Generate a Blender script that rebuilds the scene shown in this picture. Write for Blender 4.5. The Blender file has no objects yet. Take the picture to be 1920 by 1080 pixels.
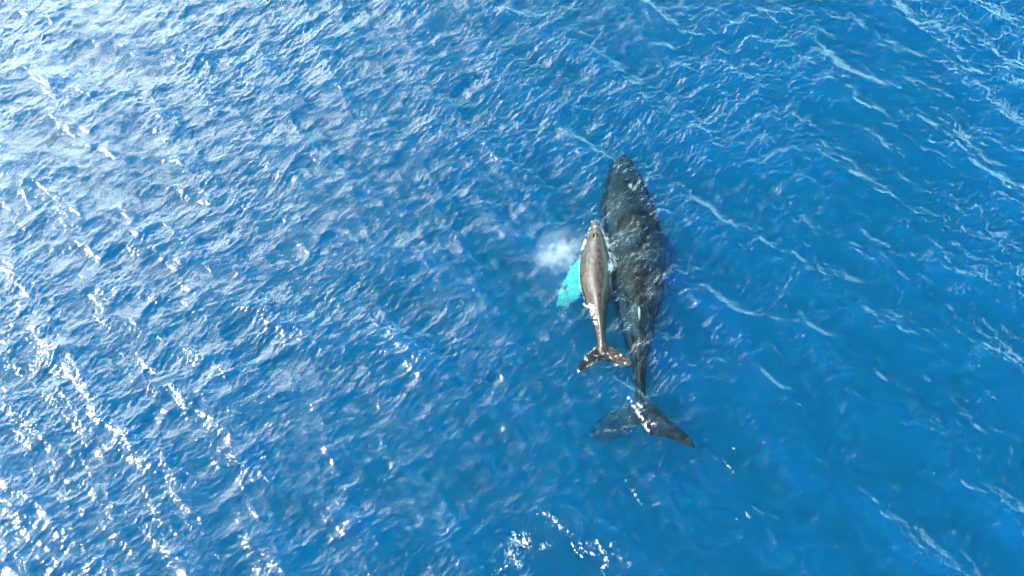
import bpy, bmesh, math, random
import numpy as np
from mathutils import Vector
random.seed(7); rng = np.random.default_rng(11)
sc = bpy.context.scene
COL = sc.collection
R = math.radians

# ---------------------------------------------------------------- camera
CAM_H, TILT, HFOV = 32.0, 15.0, 70.0
cd = bpy.data.cameras.new('camera'); cam = bpy.data.objects.new('camera', cd); COL.objects.link(cam)
cam.location = (0, 0, CAM_H); cam.rotation_euler = (R(TILT), 0, 0)
cd.sensor_width = 36; cd.lens = 18/math.tan(R(HFOV/2)); cd.clip_start = .1; cd.clip_end = 9000
sc.camera = cam
FPX = 960/math.tan(R(HFOV/2))

# ---------------------------------------------------------------- sky and sun
SUN_EL, SUN_AZ = 31.5, 190.0           # azimuth counter-clockwise from +x
sd = Vector((math.cos(R(SUN_EL))*math.cos(R(SUN_AZ)), math.cos(R(SUN_EL))*math.sin(R(SUN_AZ)), math.sin(R(SUN_EL))))
sl = bpy.data.lights.new('sun', 'SUN'); so = bpy.data.objects.new('sun', sl); COL.objects.link(so)
sl.energy = 5.0; sl.angle = R(.6); sl.color = (1, .95, .88)
so.rotation_euler = (-sd).to_track_quat('-Z', 'Y').to_euler(); so.location = (-20, 0, 40)
w = bpy.data.worlds.new('World'); sc.world = w; w.use_nodes = True
n, l = w.node_tree.nodes, w.node_tree.links
n.clear()
def N(t, nodes, **kw):
    x = nodes.new(t)
    for k, v in kw.items(): setattr(x, k, v)
    return x
out = N('ShaderNodeOutputWorld', n); bg = N('ShaderNodeBackground', n); bg.inputs[1].default_value = .12
sky = N('ShaderNodeTexSky', n, sky_type='NISHITA', sun_disc=False)
sky.sun_elevation = R(SUN_EL); sky.sun_rotation = R(90-SUN_AZ); sky.dust_density = 1.5; sky.ozone_density = 1.5
tc = N('ShaderNodeTexCoord', n)
def vdot(vec):
    d = N('ShaderNodeVectorMath', n, operation='DOT_PRODUCT'); l.new(tc.outputs['Generated'], d.inputs[0]); d.inputs[1].default_value = vec
    return d.outputs['Value']
def ramp(sock, a, b, c=0., d=1., nodes=n, links=l, smooth=True):
    m = N('ShaderNodeMapRange', nodes, interpolation_type='SMOOTHSTEP' if smooth else 'LINEAR'); links.new(sock, m.inputs[0])
    for i, v in enumerate((a, b, c, d)): m.inputs[i+1].default_value = v
    return m.outputs[0]
def math_(op, a, b, nodes=n, links=l):
    m = N('ShaderNodeMath', nodes, operation=op)
    for i, v in enumerate((a, b)):
        if isinstance(v, (int, float)): m.inputs[i].default_value = v
        else: links.new(v, m.inputs[i])
    return m.outputs[0]
# high thin cloud: broken everywhere low down, a bright sheet on the sunny side
def dirv(az, el): return (math.cos(R(el))*math.cos(R(az)), math.cos(R(el))*math.sin(R(az)), math.sin(R(el)))
sheet = ramp(vdot(dirv(146, 26)), .38, .98)
cn = N('ShaderNodeTexNoise', n); cn.inputs['Scale'].default_value = 7; cn.inputs['Detail'].default_value = 8; cn.inputs['Roughness'].default_value = .6
l.new(tc.outputs['Generated'], cn.inputs['Vector'])
cl = ramp(cn.outputs[0], .40, .64, .55, 1.)
low = ramp(vdot((0, 0, 1)), .55, .05)
low = math_('MULTIPLY', low, ramp(vdot(dirv(80, 5)), -.6, .9, .35, 1.5))
peak = ramp(vdot(dirv(134, 33)), .84, 1.0)
dens = math_('MULTIPLY', math_('ADD', math_('MULTIPLY', sheet, .8), math_('MULTIPLY', peak, .5)), cl); dpk = math_('MULTIPLY', peak, cl); dlow = math_('MULTIPLY', low, cl)

cc = N('ShaderNodeMix', n, data_type='RGBA', blend_type='ADD'); cc.inputs[0].default_value = 1
cm = N('ShaderNodeVectorMath', n, operation='SCALE'); cm.inputs[0].default_value = (.62, .92, .92)
cm2 = N('ShaderNodeVectorMath', n, operation='SCALE'); cm2.inputs[0].default_value = (.45, .95, 1.0); l.new(math_('MULTIPLY', dlow, 38.), cm2.inputs['Scale'])
cs = N('ShaderNodeVectorMath', n, operation='ADD'); l.new(cm.outputs[0], cs.inputs[0]); cm3 = N('ShaderNodeVectorMath', n, operation='SCALE'); cm3.inputs[0].default_value = (1.0, .90, .76); l.new(math_('MULTIPLY', dpk, 58.), cm3.inputs['Scale'])
cs2 = N('ShaderNodeVectorMath', n, operation='ADD'); l.new(cm2.outputs[0], cs2.inputs[0]); l.new(cm3.outputs[0], cs2.inputs[1]); l.new(cs2.outputs[0], cs.inputs[1])
l.new(math_('MULTIPLY', dens, 28.), cm.inputs['Scale'])
l.new(sky.outputs[0], cc.inputs['A']); l.new(cs.outputs[0], cc.inputs['B'])
l.new(cc.outputs['Result'], bg.inputs[0]); l.new(bg.outputs[0], out.inputs[0])
sc.view_settings.view_transform = 'Standard'; sc.view_settings.look = 'None'
sc.view_settings.exposure = 1.44; sc.view_settings.gamma = 1
cy = sc.cycles
cy.use_denoising = True; cy.denoising_prefilter = 'FAST'; cy.max_bounces = 10; cy.volume_bounces = 2; cy.transparent_max_bounces = 8
cy.caustics_refractive = True; cy.caustics_reflective = False; cy.sample_clamp_indirect = 4
cy.use_light_tree = False

# ---------------------------------------------------------------- helpers
ct, st = math.cos(R(TILT)), math.sin(R(TILT))
def P(u, v, z=0.):
    """world point at height z seen at pixel (u, v) of the 1920x1080 photograph"""
    a, b = (u-960)/FPX, (540-v)/FPX
    d = (a, st+b*ct, -ct+b*st)
    k = (z-CAM_H)/d[2]
    return (d[0]*k, d[1]*k, z)
def pts2mesh(name, V, F, mat=None, parent=None, smooth=True):
    me = bpy.data.meshes.new(name); me.from_pydata([tuple(map(float, v)) for v in V], [], F)
    if smooth: me.polygons.foreach_set('use_smooth', [True]*len(me.polygons))
    o = bpy.data.objects.new(name, me); COL.objects.link(o)
    if mat: me.materials.append(mat)
    if parent: o.parent = parent
    return o
def tag(o, label=None, cat=None, group=None, kind=None):
    for k, v in (('label', label), ('category', cat), ('group', group), ('kind', kind)):
        if v: o[k] = v
    return o
def newmat(name):
    m = bpy.data.materials.new(name); m.use_nodes = True; m.node_tree.nodes.clear(); return m, m.node_tree.nodes, m.node_tree.links

# ---------------------------------------------------------------- sea surface: FFT wave field
L, NF = 64.0, 1280
def smooth_noise(shape, cut, seed, lo=None):
    g = np.random.default_rng(seed); a = np.fft.rfft2(g.standard_normal(shape))
    kx = np.fft.rfftfreq(shape[1])[None]; ky = np.fft.fftfreq(shape[0])[:, None]
    k = np.sqrt(kx**2+ky**2); f = np.exp(-(k/cut)**2)
    if lo: f = f*(1-np.exp(-(k/lo)**2))
    r = np.fft.irfft2(a*f, s=shape); return r/r.std()
k1 = 2*math.pi*np.fft.fftfreq(NF, L/NF)
KX, KY = np.meshgrid(k1, k1); K = np.hypot(KX, KY); K[0, 0] = 1
def spec(ang, kmin, kmax, p, spread, amp, seed):
    g = np.random.default_rng(seed)
    c = np.abs((KX*math.cos(R(ang))+KY*math.sin(R(ang)))/K)
    S = K**(-p)*np.exp(-(kmin/K)**4)*np.exp(-(K/kmax)**2)*c**spread
    S[0, 0] = 0
    H = S*(g.standard_normal((NF, NF))+1j*g.standard_normal((NF, NF)))
    h = np.fft.ifft2(H).real; sl_ = np.fft.ifft2(H*1j*KX).real
    s2 = np.sqrt(sl_.std()**2+np.fft.ifft2(H*1j*KY).real.std()**2)
    return H*amp/s2            # amp = rms slope of this system
HL = spec(56, 1.2, 4.5, 2.0, 3, .105, 1)      # 2 to 7 m waves, crests running down to the right
HM = spec(58, 3.6, 22, 1.75, 3, .145, 2)       # chop
HM2 = spec(128, 3.2, 15, 1.9, 3, .085, 4)     # crossing chop
HS = spec(112, 13, 90, 1.4, .8, .205, 3)      # crinkle
def real(H): return np.fft.ifft2(H).real
mask = 1+.34*smooth_noise((NF, NF), .006, 21)+.34*smooth_noise((NF, NF), .03, 22)
xs = (np.arange(NF)-NF/2)*L/NF
XX, YY = np.meshgrid(xs, xs+10)
# rougher on the left of the frame, slicker on the lower right
side = 1/(1+np.exp((XX-4)/4))
wx, wy, _ = P(1190, 560)
over = np.exp(-(((XX-wx)/1.8)**2+((YY-wy)/7.5)**2)**2)
mask = (np.clip(mask, .5, 1.9)+.5*over)*(1.02+.0*side+.3*np.clip((YY-6)/12, 0, 1)*(1-side))
cxp, cyp, _ = P(1052, 1052)
foot = 1-np.exp(-(((XX-cxp)/1.25)**2+((YY-cyp)/1.7)**2)**1.5)   # fluke print: calm disc
foot = .12+.88*foot
hS, hM = real(HS)*mask*foot, real(HM)*(.4+.6*foot)
dS = (real(-1j*KX/K*HS)*mask*foot, real(-1j*KY/K*HS)*mask*foot)
hC = real(HM2)*(.35+.65*mask)*foot
HZ = real(HL)+hM+hC+hS
CH = 1.0
DX = CH*(real(-1j*KX/K*(HL+HM+HM2))*(.3+.7*foot)+.6*dS[0]); DY = CH*(real(-1j*KY/K*(HL+HM+HM2))*(.3+.7*foot)+.6*dS[1])
def look(A, x, y):
    fx = (np.asarray(x)+L/2)/L*NF; fy = (np.asarray(y)-10+L/2)/L*NF
    ix = np.floor(fx).astype(int); iy = np.floor(fy).astype(int); tx, ty = fx-ix, fy-iy
    g = lambda i, j: A[j % NF, i % NF]
    return (g(ix, iy)*(1-tx)+g(ix+1, iy)*tx)*(1-ty)+(g(ix, iy+1)*(1-tx)+g(ix+1, iy+1)*tx)*ty
def sea(x, y):
    """height of the sea at a world point (undoes the sideways shift of the waves)"""
    x = np.asarray(x, float); y = np.asarray(y, float); a, b = x.copy(), y.copy()
    for _ in range(4): a, b = x+look(DX, a, b), y+look(DY, a, b)
    return look(HZ, a, b)
def axis(lo, hi, step, far):
    a = list(np.arange(lo, hi, step)); d = step
    while a[-1] < far: d *= 1.12; a.append(a[-1]+d)
    d = step
    while a[0] > -far: d *= 1.12; a.insert(0, a[0]-d)
    return np.array(a)
ax, ay = axis(-29, 29, .05, 2500), axis(-7, 27, .05, 2500)
GX, GY = np.meshgrid(ax, ay); nx, ny = len(ax), len(ay)
out_d = np.maximum(np.maximum(-29-GX, GX-29), np.maximum(-7-GY, GY-27)); fade = np.exp(-np.clip(out_d, 0, None)/25)
gz = look(HZ, GX, GY)*fade; gx = GX-look(DX, GX, GY)*fade; gy = GY-look(DY, GX, GY)*fade
top = np.stack([gx, gy, gz], -1).reshape(-1, 3)
idx = np.arange(nx*ny).reshape(ny, nx)
q = np.stack([idx[:-1, :-1], idx[:-1, 1:], idx[1:, 1:], idx[1:, :-1]], -1).reshape(-1, 4)
ring = np.concatenate([idx[0, :-1], idx[:-1, -1], idx[-1, :0:-1], idx[:0:-1, 0]])
bot = top[ring].copy(); bot[:, 2] = -45
bi = nx*ny+np.arange(len(ring)); rn, bn = np.roll(ring, -1), np.roll(bi, -1)
sides = np.stack([ring, bi, bn, rn], -1)
V = np.concatenate([top, bot]); quads = np.concatenate([q, sides])
me = bpy.data.meshes.new('sea')
me.vertices.add(len(V)); me.vertices.foreach_set('co', V.astype(np.float32).ravel())
nl = len(quads)*4+len(bi); me.loops.add(nl)
me.loops.foreach_set('vertex_index', np.concatenate([quads.ravel(), bi[::-1]]).astype(np.int32))
me.polygons.add(len(quads)+1)
me.polygons.foreach_set('loop_start', np.concatenate([np.arange(len(quads))*4, [len(quads)*4]]).astype(np.int32))
sm = np.zeros(len(quads)+1, bool); sm[:len(q)] = True; me.polygons.foreach_set('use_smooth', sm)
me.update(); me.validate()
seao = bpy.data.objects.new('sea', me); COL.objects.link(seao); tag(seao, 'rippled deep blue open sea', 'sea', kind='structure')
m, mn, ml = newmat('sea_water'); me.materials.append(m)
mo = N('ShaderNodeOutputMaterial', mn); tcm = N('ShaderNodeTexCoord', mn)
mp = N('ShaderNodeMapping', mn); mp.inputs['Rotation'].default_value = (0, 0, R(-30)); mp.inputs['Scale'].default_value = (1, 2.0, 1); ml.new(tcm.outputs['Object'], mp.inputs[0])
nz = N('ShaderNodeTexNoise', mn); nz.inputs['Scale'].default_value = 6; nz.inputs['Detail'].default_value = 3; nz.inputs['Roughness'].default_value = .62; nz.inputs['Distortion'].default_value = .6
ml.new(mp.outputs[0], nz.inputs['Vector'])
bp = N('ShaderNodeBump', mn); bp.inputs['Strength'].default_value = .40; bp.inputs['Distance'].default_value = .05; ml.new(nz.outputs[0], bp.inputs['Height'])
fr = N('ShaderNodeFresnel', mn); fr.inputs[0].default_value = 1.42
gl = N('ShaderNodeBsdfGlossy', mn); gl.inputs['Roughness'].default_value = .105
rf = N('ShaderNodeBsdfRefraction', mn); rf.inputs['IOR'].default_value = 1.33; rf.inputs['Roughness'].default_value = .15
tr = N('ShaderNodeBsdfTransparent', mn); mx = N('ShaderNodeMixShader', mn); mx.inputs[0].default_value = .32
ml.new(rf.outputs[0], mx.inputs[1]); ml.new(tr.outputs[0], mx.inputs[2])
ms = N('ShaderNodeMixShader', mn)
for s_ in (fr, gl, rf): ml.new(bp.outputs[0], s_.inputs['Normal'])
ml.new(fr.outputs[0], ms.inputs[0]); ml.new(mx.outputs[0], ms.inputs[1]); ml.new(gl.outputs[0], ms.inputs[2]); ml.new(ms.outputs[0], mo.inputs['Surface'])
SIG_S, SIG_A = (.001, .080, .32), (.85, .076, .0085)
va, vs_ = N('ShaderNodeVolumeAbsorption', mn), N('ShaderNodeVolumeScatter', mn)
amax, smax = 1.0, max(SIG_S)
va.inputs['Color'].default_value = (*[1-a/amax for a in SIG_A], 1); va.inputs['Density'].default_value = amax
vs_.inputs['Color'].default_value = (*[s/smax for s in SIG_S], 1); vs_.inputs['Density'].default_value = smax; vs_.inputs['Anisotropy'].default_value = 0.
ad = N('ShaderNodeAddShader', mn); ml.new(va.outputs[0], ad.inputs[0]); ml.new(vs_.outputs[0], ad.inputs[1]); ml.new(ad.outputs[0], mo.inputs['Volume'])
m.cycles.homogeneous_volume = True

# ---------------------------------------------------------------- whales
def interp_stations(S, nst, keys):
    S = np.array(S, float); t = np.r_[0, np.cumsum(np.hypot(np.diff(S[:, 0]), np.diff(S[:, 1])))]
    t /= t[-1]; tt = np.linspace(0, 1, nst)
    out_ = []
    for c in range(S.shape[1]):                          # monotone-ish cubic (Catmull-Rom tangents)
        y = S[:, c]; mt = np.gradient(y, t)
        i = np.clip(np.searchsorted(t, tt)-1, 0, len(t)-2); h = t[i+1]-t[i]; s = (tt-t[i])/h
        out_.append((2*s**3-3*s**2+1)*y[i]+(s**3-2*s**2+s)*h*mt[i]+(-2*s**3+3*s**2)*y[i+1]+(s**3-s**2)*h*mt[i+1])
    return np.array(out_).T
def loft(S, nst=90, nr=40, wide=1., tall=1.):
    """S rows: left px u, right px u, v, z of widest level, height above it, depth below it, keel sharpness"""
    A = interp_stations([((a+b)/2, v, (b-a)/2, z, ht, hb, e) for a, b, v, z, ht, hb, e in S], nst, None)
    V, F = [], []
    C = np.array([P(r[0], r[1], r[3]) for r in A]); T = np.gradient(C, axis=0); T[:, 2] = 0; T /= np.linalg.norm(T, axis=1)[:, None]
    sc_ = np.linalg.norm(np.array(P(1160, 540))-np.array(P(1159, 540)))
    for i in range(nst):
        side_ = np.array([-T[i, 1], T[i, 0], 0]); wd = max(A[i, 2], .3)*sc_
        ht, hb, e = A[i, 4:7]
        for k in range(nr):
            a = 2*math.pi*k/nr; c, s = math.cos(a), math.sin(a)
            ex = e if s > 0 else 1.0
            x = math.copysign(abs(c)**1.0, c)*wd*wide; z = (abs(s)**ex)*(ht*tall if s > 0 else -hb)
            V.append(C[i]+side_*x+np.array([0, 0, z]))
    for i in range(nst-1):
        for k in range(nr):
            F.append((i*nr+k, i*nr+(k+1) % nr, (i+1)*nr+(k+1) % nr, (i+1)*nr+k))
    F.append(tuple(range(nr))[::-1]); F.append(tuple((nst-1)*nr+k for k in range(nr)))
    return V, F
def blade(lead, trail, z0, z1, th0, th1, n=50, nc=14, bow=0.):
    """flat fin between a leading and a trailing edge given in pixels, root first"""
    A = interp_stations([(*a, *b) for a, b in zip(lead, trail)], n, None)
    V, F = [], []
    for i in range(n):
        t = i/(n-1); z = z0+(z1-z0)*t+bow*math.sin(math.pi*t); th = th0+(th1-th0)*t
        a, b = np.array(P(A[i, 0], A[i, 1], z)), np.array(P(A[i, 2], A[i, 3], z))
        prof = [(j/nc) for j in range(nc+1)]
        up = [a+(b-a)*s+np.array([0, 0, max(.012, th*math.sqrt(max(0, s*4*(1-s)))*(1-.4*s))]) for s in prof]
        dn = [a+(b-a)*s-np.array([0, 0, max(.012, th*math.sqrt(max(0, s*4*(1-s)))*(1-.4*s))]) for s in prof[::-1]]
        V += up+dn
    m_ = 2*(nc+1)
    for i in range(n-1):
        for k in range(m_): F.append((i*m_+k, i*m_+(k+1) % m_, (i+1)*m_+(k+1) % m_, (i+1)*m_+k))
    F.append(tuple(range(m_))[::-1]); F.append(tuple((n-1)*m_+k for k in range(m_)))
    return V, F
def fuse(name, pieces, vox, sm_it=4):
    V, F = [], []
    for v, f in pieces:
        o_ = len(V); V += list(v); F += [tuple(i+o_ for i in ff) for ff in f]
    o = pts2mesh(name, V, F)
    bm = bmesh.new(); bm.from_mesh(o.data)
    bmesh.ops.triangulate(bm, faces=[f for f in bm.faces if len(f.verts) > 4]); bmesh.ops.recalc_face_normals(bm, faces=bm.faces); bm.to_mesh(o.data); bm.free()
    r = o.modifiers.new('r', 'REMESH'); r.mode = 'VOXEL'; r.voxel_size = vox
    s = o.modifiers.new('s', 'SMOOTH'); s.iterations = sm_it; s.factor = .5
    me_ = bpy.data.meshes.new_from_object(o.evaluated_get(bpy.context.evaluated_depsgraph_get()))
    me_.name = name; old = o.data; o.modifiers.clear(); o.data = me_; bpy.data.meshes.remove(old)
    me_.polygons.foreach_set('use_smooth', [True]*len(me_.polygons))
    return o
def getco(o):
    a = np.empty(len(o.data.vertices)*3, np.float32); o.data.vertices.foreach_get('co', a); return a.reshape(-1, 3).astype(float)
def setco(o, a): o.data.vertices.foreach_set('co', a.astype(np.float32).ravel()); o.data.update()
def seg_dist(p, a, b):
    a, b = np.array(a), np.array(b); d = b-a; t = np.clip(((p-a)@d)/(d@d), 0, 1); return np.linalg.norm(p-(a+t[:, None]*d), axis=1), t
def attr(o, name, val):
    at = o.data.attributes.new(name, 'FLOAT', 'POINT'); at.data.foreach_set('value', np.asarray(val, np.float32))
def skin(name, base, spec_, rough, white=(.7, .7, .66), mott=.35, scale=6):
    m, mn, ml = newmat(name); mo = N('ShaderNodeOutputMaterial', mn); b = N('ShaderNodeBsdfPrincipled', mn)
    tcm = N('ShaderNodeTexCoord', mn)
    nz = N('ShaderNodeTexNoise', mn); nz.inputs['Scale'].default_value = scale; nz.inputs['Detail'].default_value = 8; nz.inputs['Roughness'].default_value = .65
    ml.new(tcm.outputs['Object'], nz.inputs['Vector'])
    f = ramp(nz.outputs[0], .35, .68, 1-mott, 1+mott, mn, ml)
    sc1 = N('ShaderNodeVectorMath', mn, operation='SCALE'); sc1.inputs[0].default_value = base; ml.new(f, sc1.inputs['Scale'])
    mpn = N('ShaderNodeMapping', mn); mpn.inputs['Scale'].default_value = (9, 1.2, 5); mpn.inputs['Rotation'].default_value = (0, 0, R(4)); ml.new(tcm.outputs['Object'], mpn.inputs[0])
    n3 = N('ShaderNodeTexNoise', mn); n3.inputs['Scale'].default_value = 2.2; n3.inputs['Detail'].default_value = 5; n3.inputs['Roughness'].default_value = .7; ml.new(mpn.outputs[0], n3.inputs['Vector'])
    ml.new(math_('MULTIPLY', f, ramp(n3.outputs[0], .38, .66, .6, 1.5, mn, ml), mn, ml), sc1.inputs['Scale'])
    n2 = N('ShaderNodeTexNoise', mn); n2.inputs['Scale'].default_value = 26; n2.inputs['Detail'].default_value = 4; ml.new(tcm.outputs['Object'], n2.inputs['Vector'])
    at = N('ShaderNodeAttribute', mn, attribute_name='pale')
    at2 = ramp(math_('ADD', at.outputs['Fac'], math_('MULTIPLY', math_('SUBTRACT', n2.outputs[0], .5, mn, ml), .7, mn, ml), mn, ml), .3, .62, 0, 1, mn, ml)
    mix = N('ShaderNodeMix', mn, data_type='RGBA'); ml.new(at2, mix.inputs[0]); ml.new(sc1.outputs[0], mix.inputs['A']); mix.inputs['B'].default_value = (*white, 1)
    ml.new(mix.outputs['Result'], b.inputs['Base Color'])
    ml.new(ramp(n2.outputs[0], .3, .7, rough*.8, rough*1.3, mn, ml), b.inputs['Roughness']); b.inputs['Specular IOR Level'].default_value = spec_
    bp = N('ShaderNodeBump', mn); bp.inputs['Strength'].default_value = .25; bp.inputs['Distance'].default_value = .02; ml.new(n2.outputs[0], bp.inputs['Height']); ml.new(bp.outputs[0], b.inputs['Normal'])
    ml.new(b.outputs[0], mo.inputs[0]); return m

# calf: back out of the water
calf_body = loft([
    (1113, 1118, 413, .02, .03, .05, 1), (1109, 1122, 419, .0, .12, .12, 1.05), (1106, 1125.5, 427, -.02, .2, .22, 1.15), (1102.5, 1130, 437, -.05, .33, .38, 1.25),
    (1099, 1135, 450, -.08, .42, .5, 1.25), (1093.5, 1140, 466, -.08, .47, .6, 1.25), (1088.5, 1145, 485, -.1, .52, .66, 1.25), (1086.5, 1148, 505, -.1, .54, .68, 1.25),
    (1087, 1148, 525, -.12, .53, .66, 1.3), (1090.5, 1145.5, 545, -.15, .52, .6, 1.4), (1096.5, 1141, 565, -.18, .52, .52, 1.55), (1103.5, 1137.5, 583, -.2, .46, .44, 1.5),
    (1110, 1134.5, 602, -.22, .38, .36, 1.5), (1115.5, 1133.5, 622, -.22, .33, .28, 1.4), (1119.5, 1134.5, 640, -.2, .24, .2, 1.2), (1121, 1138, 656, -.15, .14, .12, 1), (1124, 1136, 668, -.13, .05, .05, 1)], 110, 48, 1., 1.6)
cf_l = blade([(1131, 648), (1118, 650), (1106, 657), (1096, 667), (1088, 680), (1084, 692), (1084.5, 699)],
             [(1131, 672), (1124, 677), (1115, 683), (1105, 689), (1097, 693), (1090, 696), (1085.5, 699.5)], -.13, -.04, .07, .012)
cf_r = blade([(1126, 648), (1139, 647), (1152, 653), (1163, 662), (1174, 672), (1182, 681), (1186, 688)],
             [(1126, 672), (1135, 675), (1145, 680), (1155, 683.5), (1165, 685.5), (1175, 687.5), (1185, 688.5)], -.13, -.05, .07, .012)
cp_l = blade([(1108, 470), (1092, 477), (1079, 491), (1068, 508), (1059, 527), (1051, 545), (1045, 561), (1042, 576)],
             [(1108, 545), (1098, 548), (1092, 556), (1086, 557), (1080, 564), (1070, 567), (1066, 575), (1052, 576)], -.85, -1.9, .12, .03, bow=.0)
cp_r = blade([(1128, 486), (1142, 490), (1155, 500), (1166, 512), (1176, 526), (1184, 542)],
             [(1128, 512), (1142, 514), (1152, 524), (1162, 535), (1172, 545), (1182, 550)], -.5, -1.4, .1, .02)
# low dorsal fin
cdn = blade([(1110, 566), (1109, 571), (1109, 577), (1110, 583)], [(1118, 568), (1116, 573), (1113, 579), (1111.5, 584)], .25, .3, .09, .03, 12, 6)
calf = fuse('whale_calf', [calf_body, cf_l, cf_r, cp_l, cp_r, cdn], .016, 5)
c = getco(calf)
def bumpat(u, v, ru, rv, amp, z=.4, rot=0.):
    x, y, _ = P(u, v, z); s = .0228; dx, dy = c[:, 0]-x, c[:, 1]-y
    cr, sr = math.cos(R(rot)), math.sin(R(rot)); a, b = dx*cr+dy*sr, -dx*sr+dy*cr
    g = np.exp(-((a/(ru*s))**2+(b/(rv*s))**2)); c[:, 2] += np.where(c[:, 2] > -.1, g*amp, 0)
bumpat(1116.5, 441, 5.5, 7, .07); bumpat(1116.5, 424, 1.8, 11, .05)                 # splash guard and the ridge on the rostrum
bumpat(1113.2, 442, 1.3, 5, -.13, rot=-14); bumpat(1119.6, 442, 1.3, 5, -.13, rot=14)   # blowholes
bumpat(1111.0, 443, 1.0, 4.5, .03, rot=-16); bumpat(1121.8, 443, 1.0, 4.5, .03, rot=16)
for i in range(16):                                                                      # tubercles on the head
    bumpat(1116+random.uniform(-8, 8), random.uniform(418, 434), .9, .9, .03)
setco(calf, c)
blot = smooth_noise((256, 256), .05, 77); d1, t1 = seg_dist(c, P(1094, 510, -.5), P(1044, 572, -1.9))
x1 = np.array(P(1089, 500, -.4))
pale = np.clip(1.25-((d1-.75)/.3).clip(0), 0, 1)*(c[:, 0] < x1[0]+.02)*(c[:, 2] < -.42)
fd, ft = seg_dist(c, P(1100, 688, -.1), P(1118, 678, -.1)); fe, _ = seg_dist(c, P(1145, 681, -.1), P(1180, 688, -.1))
pale = np.maximum(pale, .42*np.exp(-(fd/.14)**2)); pale = np.maximum(pale, .5*np.exp(-(fe/.06)**2))
pale = pale*np.where(c[:, 2] < -.42, np.clip(.9+.4*blot[(c[:, 1]*40).astype(int) % 256, (c[:, 0]*40).astype(int) % 256], 0, 1.3), 1)
flk = np.exp(-((c[:, 1]-P(1128, 672, 0)[1])/.45)**2); pale = np.maximum(pale, flk*(.2+.14*blot[(c[:, 1]*90).astype(int) % 256, (c[:, 0]*90).astype(int) % 256]))
attr(calf, 'pale', pale)
calf.data.materials.append(skin('calf_skin', (.030, .0215, .0185), .3, .4, mott=.6, white=(.95, .95, .93)))
tag(calf, 'small brown whale calf with its back out of the water beside the larger dark whale', 'whale')

# mother: lies just under the surface
mz = -.95
mum_body = loft([
    (1158, 1172, 297, -.75, .15, .3, 1), (1152, 1180, 304, -.8, .3, .5, 1), (1141, 1190, 318, -.85, .4, .7, 1), (1134, 1201, 338, -.9, .52, .9, 1),
    (1129, 1211, 360, -.95, .62, 1.0, 1), (1124, 1222, 386, -1.0, .72, 1.1, 1), (1126, 1229, 410, -1., .8, 1.2, 1), (1131, 1236, 440, -1., .84, 1.3, 1),
    (1135, 1241, 475, -1., .86, 1.3, 1), (1140, 1244, 515, -1., .86, 1.3, 1), (1145, 1242, 545, -1., .86, 1.2, 1.05), (1150, 1234, 575, -.95, .82, 1.1, 1.15),
    (1160, 1227, 602, -.9, .78, .95, 1.25), (1168, 1221, 630, -.85, .72, .8, 1.3), (1176, 1216, 657, -.8, .64, .65, 1.3), (1183, 1211, 685, -.7, .5, .5, 1.25),
    (1187, 1208, 712, -.6, .38, .36, 1.1), (1189, 1208, 737, -.5, .3, .26, 1), (1188, 1214, 757, -.45, .22, .2, 1), (1193, 1216, 775, -.4, .1, .1, 1)], 120, 56, 1.09, 1.)
mf_r = blade([(1195, 744), (1212, 745), (1226, 759), (1240, 773), (1254, 787), (1270, 800), (1287, 814), (1299, 828), (1304, 839)],
             [(1190, 792), (1203, 800), (1215, 812), (1230, 817), (1244, 819), (1258, 824), (1273, 830), (1289, 836), (1303, 841)], -.30, -.16, .15, .03)
mf_l = blade([(1208, 748), (1190, 753), (1176, 762), (1160, 768), (1144, 775), (1128, 784), (1114, 794), (1105, 805), (1102, 815)],
             [(1208, 790), (1195, 797), (1182, 801), (1170, 810), (1156, 821), (1142, 828), (1127, 828), (1113, 823), (1103, 820)], -.5, -1.6, .14, .03)
mp_l = blade([(1150, 430), (1132, 440), (1118, 470), (1110, 510), (1112, 560), (1120, 600)], [(1150, 480), (1146, 500), (1138, 530), (1132, 560), (1130, 585), (1124, 602)], -1.4, -2.8, .2, .04)
mp_r = blade([(1215, 425), (1232, 430), (1246, 447), (1256, 470), (1262, 500), (1262, 530), (1256, 556)], [(1215, 475), (1230, 490), (1238, 505), (1244, 522), (1248, 537), (1251, 550), (1253, 557)], -1.45, -3.4, .2, .04)
mdn = blade([(1196, 572), (1195, 581), (1196, 591), (1198, 602)], [(1204, 576), (1203, 586), (1201, 596), (1199.5, 603)], -.12, -.05, .12, .03, 12, 6)
mother = fuse('humpback_whale', [mum_body, mf_r, mf_l, mp_l, mp_r, mdn], .03, 5)
c = getco(mother)
for i in range(26): bumpat(1166+random.uniform(-16, 16), random.uniform(300, 350), 1.4, 1.4, .05, z=-.6)
sp = [(1180, 352, -.5, 5, 7, .8), (1198, 588, -.1, 3, 17, .75), (1243, 480, -1.5, 6, 12, .5), (1149, 318, -.8, 5, 8, .42), (1196, 668, -.2, 2, 14, .4), (1199, 620, -.2, 5, 5, .35), (1107, 815, -.9, 7, 8, .5)]
pale = np.zeros(len(c))
for u, v, z, ru, rv, a in sp:
    x, y, _ = P(u, v, z); s = .0228; pale = np.maximum(pale, a*np.exp(-(((c[:, 0]-x)/(ru*s))**2+((c[:, 1]-y)/(rv*s))**2)**1.0))
c[:, 2] += .15*np.clip((-c[:, 2]-.3)*4, 0, 1); setco(mother, c); attr(mother, 'pale', pale)
mother.data.materials.append(skin('mother_skin', (.013, .0195, .0155), .25, .4, white=(.6, .65, .6), mott=.97, scale=3.0))
tag(mother, 'large dark grey whale lying just under the surface with wide tail flukes', 'whale')

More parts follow.
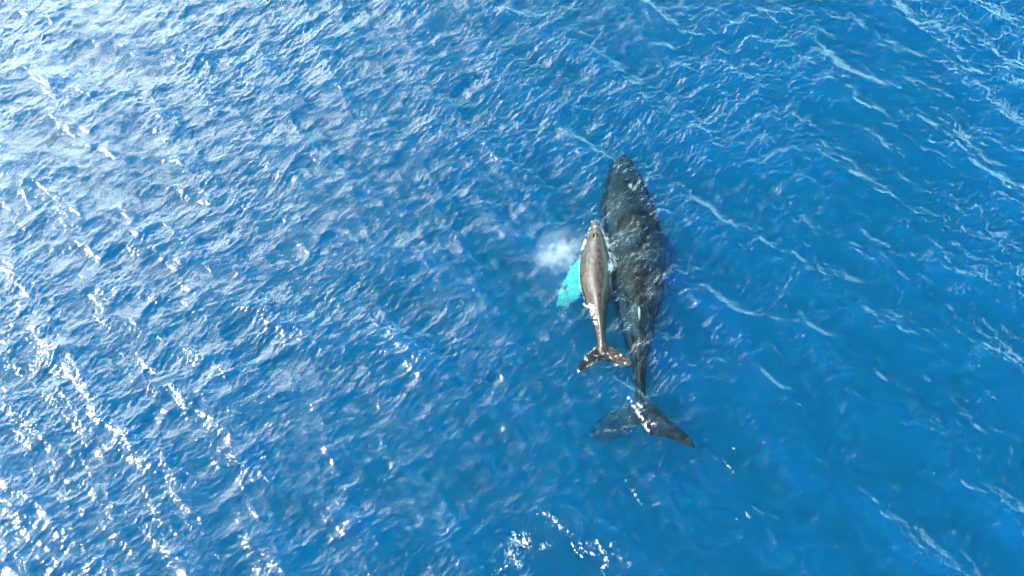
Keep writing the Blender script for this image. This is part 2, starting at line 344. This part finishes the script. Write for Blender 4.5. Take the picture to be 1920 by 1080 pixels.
# ---------------------------------------------------------------- foam
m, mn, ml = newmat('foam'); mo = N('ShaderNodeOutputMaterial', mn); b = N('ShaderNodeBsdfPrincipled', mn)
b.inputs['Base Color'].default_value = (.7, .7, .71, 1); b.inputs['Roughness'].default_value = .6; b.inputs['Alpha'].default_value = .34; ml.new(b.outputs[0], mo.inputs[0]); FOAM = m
ib = bmesh.new(); bmesh.ops.create_icosphere(ib, subdivisions=1, radius=1); ICO = np.array([v.co[:] for v in ib.verts]); ICF = np.array([[v.index for v in f.verts] for f in ib.faces]); ib.free()
def surf_h(x, y, extra=None): return sea(x, y)
from mathutils.bvhtree import BVHTree
def bvh(o): return BVHTree.FromObject(o, bpy.context.evaluated_depsgraph_get())
BV = [bvh(calf), bvh(mother)]
LACE = smooth_noise((NF, NF), .42, 91, .08)+.4*smooth_noise((NF, NF), .08, 92)
def foam(name, clusters, label, cat='foam', kind='stuff', deep=None, thr=.3):
    """clusters: (list of (u, v, half width px) along a streak, number, min r, max r in metres)"""
    Vs, Fs, o_ = [], [], 0
    for path, cnt, r0, r1 in clusters:
        A = np.array(path, float); seg = np.hypot(*np.diff(A[:, :2], axis=0).T)+1e-6; t = np.r_[0, np.cumsum(seg)]/seg.sum()
        s = rng.random(cnt)
        # bunch the flecks so the streak breaks up
        s = np.clip(s+.02*np.sin(s*40+rng.random()*6), 0, 1)
        wv = np.interp(s, t, A[:, 2]); th = rng.random(cnt)*6.28; cnt = int(cnt*5); s = np.clip(rng.random(cnt), 0, 1); wv = np.interp(s, t, A[:, 2]); th = rng.random(cnt)*6.28; rr = rng.standard_normal(cnt)*.75
        u = np.interp(s, t, A[:, 0])+rr*wv*np.cos(th); v = np.interp(s, t, A[:, 1])+rr*wv*np.sin(th)
        X = np.array([P(a, b_) for a, b_ in zip(u, v)]); h = sea(X[:, 0], X[:, 1])
        lc = look(LACE, X[:, 0], X[:, 1])
        for i in range(cnt):
            if lc[i] < thr: continue
            z = h[i]
            for bv in BV:
                hit = bv.ray_cast(Vector((X[i, 0], X[i, 1], 6)), Vector((0, 0, -1)))
                if hit[0] is not None and hit[0].z > z: z = hit[0].z
            if deep: z = -rng.uniform(*deep)
            elif rng.random() < .35: z = h[i]-rng.random()**2*.35
            r = (r0+(r1-r0)*rng.random()**4)*.62
            sc3 = np.array([r*rng.uniform(.7, 1.6), r*rng.uniform(.7, 1.6), r*.3]); a = rng.random()*6.28
            v3 = ICO*(1+.25*rng.standard_normal((len(ICO), 1)))*sc3
            v3 = np.stack([v3[:, 0]*math.cos(a)-v3[:, 1]*math.sin(a), v3[:, 0]*math.sin(a)+v3[:, 1]*math.cos(a), v3[:, 2]], -1)
            Vs.append(v3+np.array([X[i, 0], X[i, 1], z+.002])); Fs.append(ICF+o_); o_ += len(ICO)
    o = pts2mesh(name, np.concatenate(Vs), np.concatenate(Fs).tolist(), FOAM)
    return tag(o, label, cat, kind=kind)
foam('foam', [([(1128, 431, 1.5), (1133, 440, 3), (1138, 455, 3.5), (1141, 468, 3), (1144, 478, 4)], 420, .015, .05),
              ([(1146, 478, 3), (1149, 487, 6), (1149, 496, 6), (1143, 505, 3.5), (1140, 513, 1.8)], 650, .015, .06),
              ([(1127, 430, 1.5), (1120, 429, 1), (1112, 431, 1)], 50, .01, .025),
              ([(1144, 460, 5), (1150, 475, 7)], 60, .01, .02), ([(1141, 512, 1), (1142, 525, 1.5), (1147, 545, 2.5)], 60, .01, .02)],
     'white churned foam along the right side of the calf', thr=-.5)
foam('foam', [([(1106, 430, 1.2), (1101, 440, 2), (1096, 455, 2), (1092, 468, 1.8)], 260, .012, .04), ([(1090, 470, .8), (1086, 490, .7), (1085.5, 515, .7), (1089, 545, .8), (1097, 565, .8)], 200, .008, .02),
              ([(1108, 417, .8), (1113, 412, .7), (1119, 412, .7), (1123, 418, .7)], 60, .008, .02)],
     'thin white foam line along the left side of the calf', thr=-.5)
foam('foam', [([(1096, 570, 1), (1102, 573, 2.5), (1109, 577, 3.5), (1112, 590, 3.5), (1115, 600, 3), (1117, 609, 1.5)], 420, .012, .05), ([(1118, 608, .8), (1123, 628, .8), (1127, 650, .9)], 70, .008, .02)],
     'white foam washing over the narrow tail stock of the calf', thr=-.5)
foam('foam', [([(1085, 694, 2), (1087, 699, 2)], 40, .01, .035), ([(1146, 681, 1.5), (1160, 685, 1.5), (1183, 688, 1.5)], 90, .008, .025), ([(1103, 664, 2), (1118, 650, 2)], 50, .008, .02)],
     'specks of foam on the edges of the calf tail flukes', thr=.5)
foam('foam', [([(1177, 745, 2), (1182, 752, 3), (1190, 764, 3.2), (1197, 775, 3.2), (1206, 787, 3), (1210, 797, 3), (1216, 808, 2.5)], 400, .010, .035), ([(1195, 758, 3), (1206, 768, 4)], 70, .01, .03), ([(1214, 793, 3), (1228, 796, 4)], 50, .01, .03)],
     'bright white foam crossing the middle of the big submerged tail flukes', thr=.1)
foam('foam', [([(960, 990, 22), (1000, 985, 26), (1050, 975, 26), (1100, 1000, 22)], 90, .005, .015), ([(1008, 960, 3), (1026, 962, 5), (1048, 986, 5), (1060, 995, 4), (1074, 1000, 4)], 190, .008, .028), ([(962, 1006, 8), (975, 1010, 13), (990, 1020, 12)], 520, .007, .03), ([(950, 1035, 6), (965, 1040, 10), (972, 1060, 8)], 220, .007, .024), ([(1005, 1028, 6), (1030, 1022, 7)], 130, .007, .02), ([(922, 1075, 3), (945, 1065, 3), (958, 1056, 3)], 130, .007, .025)],  # wide sparse first cluster: white dots imitating a spray of glints
     'broken foam and sparse imitated glints left of the smooth round patch of water at the bottom edge')
foam('foam', [([(1090, 1010, 20), (1130, 1030, 26), (1180, 1060, 20)], 70, .005, .015), ([(1072, 1018, 1.2), (1078, 1032, 1.5), (1092, 1045, 2)], 110, .008, .024), ([(1084, 1022, 5), (1100, 1028, 8), (1112, 1040, 7)], 260, .007, .025), ([(1118, 1012, 5), (1128, 1030, 6), (1136, 1050, 6), (1132, 1072, 5)], 360, .007, .028), ([(1145, 1020, 5), (1152, 1036, 5)], 100, .01, .035), ([(1160, 1045, 9), (1190, 1062, 9)], 60, .008, .02)],  # first cluster again scatters white dots in place of glints
     'broken foam and sparse imitated glints right of the smooth round patch of water at the bottom edge')
fl = [([(1172, 900, 2), (1180, 908, 3), (1190, 925, 4), (1204, 946, 3)], 70, .008, .026), ([(1350, 855, 3), (1363, 870, 3), (1378, 886, 2)], 30, .008, .022), ([(1398, 960, 3), (1405, 972, 2)], 14, .008, .022),  # white flecks laid along the sparkle lines, standing in for sun glints
      ([(165, 552, 4), (178, 562, 7), (188, 572, 3)], 160, .015, .05), ([(258, 680, 5), (272, 688, 7), (290, 698, 3)], 180, .015, .05), ([(318, 722, 6), (330, 740, 8), (345, 765, 4)], 220, .015, .05),
      ([(8, 680, 8), (25, 690, 10), (38, 705, 6)], 190, .015, .05), ([(174, 592, 3), (186, 604, 4)], 50, .012, .04), ([(0, 905, 4), (8, 908, 4)], 40, .015, .05), ([(400, 1040, 3), (406, 1046, 3)], 40, .012, .04), ([(110, 935, 6), (130, 920, 7)], 70, .012, .04)]
for i in range(70):
    u = 60+rng.random()*1800; v = 380+rng.random()*690
    if rng.random() < (u/1920)*.75: continue
    if 1080 < u < 1320 and v < 860: continue
    fl.append(([(u, v, 1.2), (u+rng.uniform(2, 7), v+rng.uniform(3, 9), 1.2)], int(rng.integers(4, 16)), .006, .018))
foam('bubbles', [([(1076, 486, 9), (1072, 510, 12), (1066, 540, 14), (1060, 560, 12), (1048, 574, 10)], 420, .01, .05), ([(1062, 540, 4), (1064, 560, 5), (1058, 572, 4)], 160, .012, .06), ([(1032, 560, 4), (1044, 575, 7), (1060, 590, 7)], 130, .01, .04)],
     'cloud of pale aqua bubbles in the water around the calf flipper', cat='bubbles', deep=(.25, .8))
foam('bubbles', [([(1112, 812, 2.5), (1130, 808, 3), (1150, 806, 3), (1175, 800, 3), (1194, 797, 3)], 300, .01, .03), ([(1170, 812, 8), (1185, 806, 6)], 60, .01, .025)],  # submerged white flecks added as a pale band in place of wave glare
     'pale streak of flecks imitating wave glare over the left lobe of the big submerged flukes', cat='bubbles', deep=(.1, .35), thr=.1)
foam('foam_sparkle_flecks', fl, 'small scattered whitecap flecks and imitated sun sparkles over the open water')

# ---------------------------------------------------------------- blow: mist hanging left of the calf
m, mn, ml = newmat('mist'); mo = N('ShaderNodeOutputMaterial', mn)
pv = N('ShaderNodeVolumePrincipled', mn); pv.inputs['Color'].default_value = (1, .97, .95, 1)
tcm = N('ShaderNodeTexCoord', mn)
ln = N('ShaderNodeVectorMath', mn, operation='LENGTH'); ml.new(tcm.outputs['Object'], ln.inputs[0])
nz = N('ShaderNodeTexNoise', mn); nz.inputs['Scale'].default_value = 1.6; nz.inputs['Detail'].default_value = 4; nz.inputs['Distortion'].default_value = 1.2; ml.new(tcm.outputs['Object'], nz.inputs['Vector'])
fall = ramp(ln.outputs['Value'], 1.0, .0, 0, 1, mn, ml)
den = math_('MULTIPLY', math_('MULTIPLY', fall, ramp(nz.outputs[0], .40, .66, .0, 1, mn, ml), mn, ml), 0.55, mn, ml)
ml.new(den, pv.inputs['Density']); ml.new(pv.outputs[0], mo.inputs['Volume'])
ib = bmesh.new(); bmesh.ops.create_icosphere(ib, subdivisions=3, radius=1)
me = bpy.data.meshes.new('blow_mist'); ib.to_mesh(me); ib.free(); me.materials.append(m)
mist = bpy.data.objects.new('blow_mist', me); COL.objects.link(mist)
mist.location = P(1050, 470, 1.15); mist.scale = (1.6, 1.2, .9); mist.rotation_euler = (0, R(-12), R(35))
tag(mist, 'pale puff of blown mist drifting left of the calf head', 'mist', kind='stuff')
